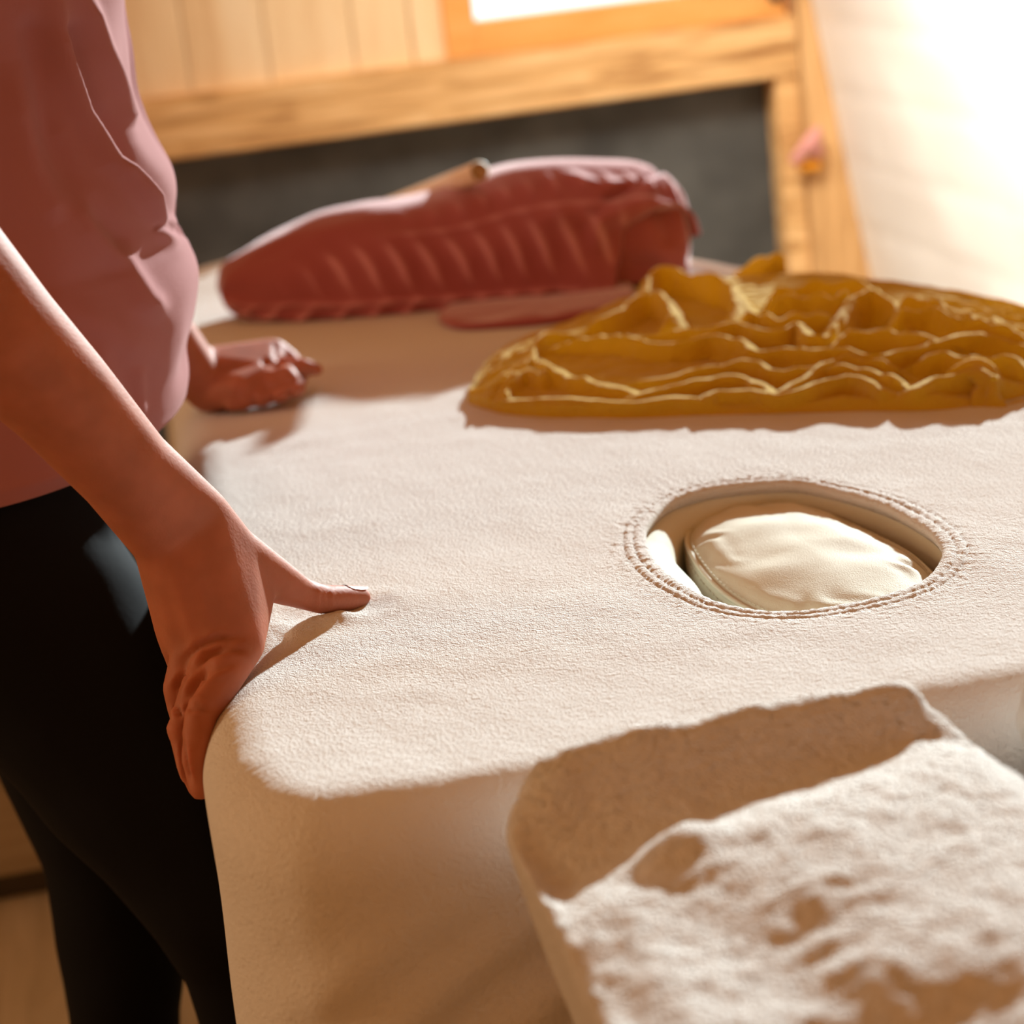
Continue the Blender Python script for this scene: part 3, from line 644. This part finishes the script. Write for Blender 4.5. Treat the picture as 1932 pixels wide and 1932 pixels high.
# shirt: rings from the hem to the shoulders
RIM = catmull([(262, 840, .0), (352, 738, .0), (357, 650, .0), (371, 575, .0), (374, 500, .0), (352, 445, .0), (338, 420, 0), (337, 380, .0), (322, 310, .0), (285, 240, .0), (255, 170, .0), (243, 80, .0), (230, 0, .0), (225, -120, 0), (215, -240, 0)], 200)
zs = []; xr = []
for px_, py_, _k in RIM:
    w_ = A(px_, py_, 1.80); zs.append(w_[2]); xr.append(w_[0])
zs = np.array(zs); xr = np.array(xr)
NZr, NTr = 330, 300
zr = np.linspace(.835, 1.42, NZr); an = np.linspace(0, 2*PI, NTr, endpoint=False)
Zr, An = np.meshgrid(zr, an, indexing='ij')
o_ = np.argsort(zs)
xr_ = np.interp(zr, zs[o_], xr[o_])
rx = np.interp(zr, [.82, .95, 1.15, 1.30, 1.40, 1.43], [.155, .155, .125, .12, .10, .06]); ry = np.interp(zr, [.82, .95, 1.15, 1.30, 1.38, 1.43], [.215, .21, .185, .21, .19, .08])
cx = xr_-rx; cy = 1.80
c, s = np.cos(An), np.sin(An)
e_ = .92
X = cx[:, None]+rx[:, None]*np.sign(c)*np.abs(c)**e_; Y = cy+ry[:, None]*np.sign(s)*np.abs(s)**e_
n0 = np.stack([c/rx[:, None], s/ry[:, None], 0*c], -1); n0 /= np.linalg.norm(n0, axis=-1, keepdims=True)
Psh = np.stack([X, Y, Zr], -1); pq = project(Psh.reshape(-1, 3))
D = np.zeros(len(pq)); nearside = ((CAM-Psh.reshape(-1, 3))*n0.reshape(-1, 3)).sum(1) > -.3
for L, w_, a_ in (([(95, -30), (112, 100), (150, 210), (200, 300), (265, 360), (320, 420)], 20, .013), ([(150, -30), (190, 90), (235, 190), (255, 240)], 16, .009), ([(120, 330), (170, 430), (225, 490), (270, 560), (310, 600)], 24, .009),
                  ([(200, 300), (240, 330), (290, 400), (335, 470)], 14, .006), ([(20, 150), (60, 330), (110, 420)], 26, .006), ([(180, 640), (200, 720), (210, 800)], 20, .004), ([(255, 690), (262, 790)], 12, .004), ([(60, 560), (160, 600), (290, 680)], 30, .005)):
    dd_, pr = poly_dist(pq, L); D += a_*gauss(dd_, w_)*np.clip(5*np.minimum(pr, 1-pr)+.15, 0, 1)
for L, w_, a_ in (([(130, 60), (170, 200), (240, 290), (300, 350), (330, 400)], 20, .008), ([(60, 60), (90, 260), (150, 380), (220, 450)], 26, .007), ([(330, 425), (345, 437), (300, 425)], 9, .006)):
    dd_, pr = poly_dist(pq, L); D -= a_*gauss(dd_, w_)
D = D*nearside*1.05
D += vnoise(An.ravel()*3, Zr.ravel()*9, 2)*.010*sstep(.84, .9, Zr.ravel())
D += .0022*gauss(Zr.ravel()-.848, .006)   # hem
Psh = Psh+n0*D.reshape(Zr.shape)[..., None]
# hem dips at the back left and rises to the front
hemw = 1-sstep(.0, .12, Zr-.835); Psh[..., 2] += hemw*(.012*c-.008)
inner = Psh[0]-n0[0]*.006; rows = [inner+np.array([0, 0, .03]), inner]
Pall = np.concatenate([np.array(rows), Psh, np.repeat(Psh[-1].mean(0)[None, None], NTr, 1)])
shirt = grid_obj('linen_top', Pall, M['shirt'], per, False, True, False); shirt['label'] = 'loose rose coloured linen top with soft diagonal folds'
# sleeves
hulls_to_mesh('sleeve', [[(np.array([-.10, 1.70, 1.36]), .07), (np.array([-.24, 1.60, 1.36]), .068)], [(np.array([-.24, 1.60, 1.36]), .068), (np.array([-.225, 1.50, 1.22]), .062)]], M['shirt'], .006, 8, per)
hulls_to_mesh('sleeve', [[(np.array([-.10, 1.90, 1.36]), .07), (np.array([-.14, 2.0, 1.36]), .068)], [(np.array([-.14, 2.0, 1.36]), .068), (np.array([-.12, 2.02, 1.24]), .060)]], M['shirt'], .006, 8, per)
# neck and head (above the frame)
hd = hulls_to_mesh('head', [[(np.array([-.12, 1.80, 1.40]), .055), (np.array([-.07, 1.80, 1.50]), .052)], [(np.array([-.07, 1.80, 1.57]), .078), (np.array([-.02, 1.80, 1.60]), .072), (np.array([.0, 1.80, 1.53]), .045)],
     [(np.array([.055, 1.80, 1.565]), .012), (np.array([.045, 1.80, 1.60]), .008)], [(np.array([.040, 1.80, 1.535]), .014)], [(np.array([-.05, 1.725, 1.57]), .018), (np.array([-.05, 1.722, 1.59]), .014)], [(np.array([-.05, 1.875, 1.57]), .018), (np.array([-.05, 1.878, 1.59]), .014)]], M['skin'], .004, 5, per)
hulls_to_mesh('hair', [[(np.array([-.085, 1.80, 1.60]), .088), (np.array([-.04, 1.80, 1.635]), .080)], [(np.array([-.11, 1.80, 1.60]), .075), (np.array([-.155, 1.80, 1.50]), .05)]], M['hair'], .005, 4, per)

# ------------------------------------------------------------------ small things in the background
pk = hulls_to_mesh('folded_cloth', [[(ony(1500, 302, 3.74), .009), (ony(1525, 272, 3.73), .013), (ony(1541, 246, 3.74), .008)], [(ony(1525, 272, 3.73), .013), (ony(1545, 292, 3.745), .008), (ony(1541, 246, 3.74), .008)]], M['pinkcloth'], .002, 3)
tag(pk, 'small folded pink cloth leaning on the wooden corner post', 'cloth')
og = box('felt_block', tuple(ony(1512, 325, 3.74)), tuple(ony(1550, 305, 3.74)+np.array([0, .03, 0])), M['orange'], bevel=.004); tag(og, 'small orange felt block under the pink cloth on the post', 'block')
ch = empty('storage_chest'); tag(ch, 'low grey-brown wooden chest by the far wall behind the black trousers', 'chest')
box('chest_body', (-1.2, 2.66, .04), (-.15, 3.18, .44), M['chest'], ch, .005)
box('plinth_shadow_gap', (-1.17, 2.68, 0), (-.18, 3.14, .04), M['metal'], ch, .002)  # dark base strip: shadow gap under the chest put in as colour
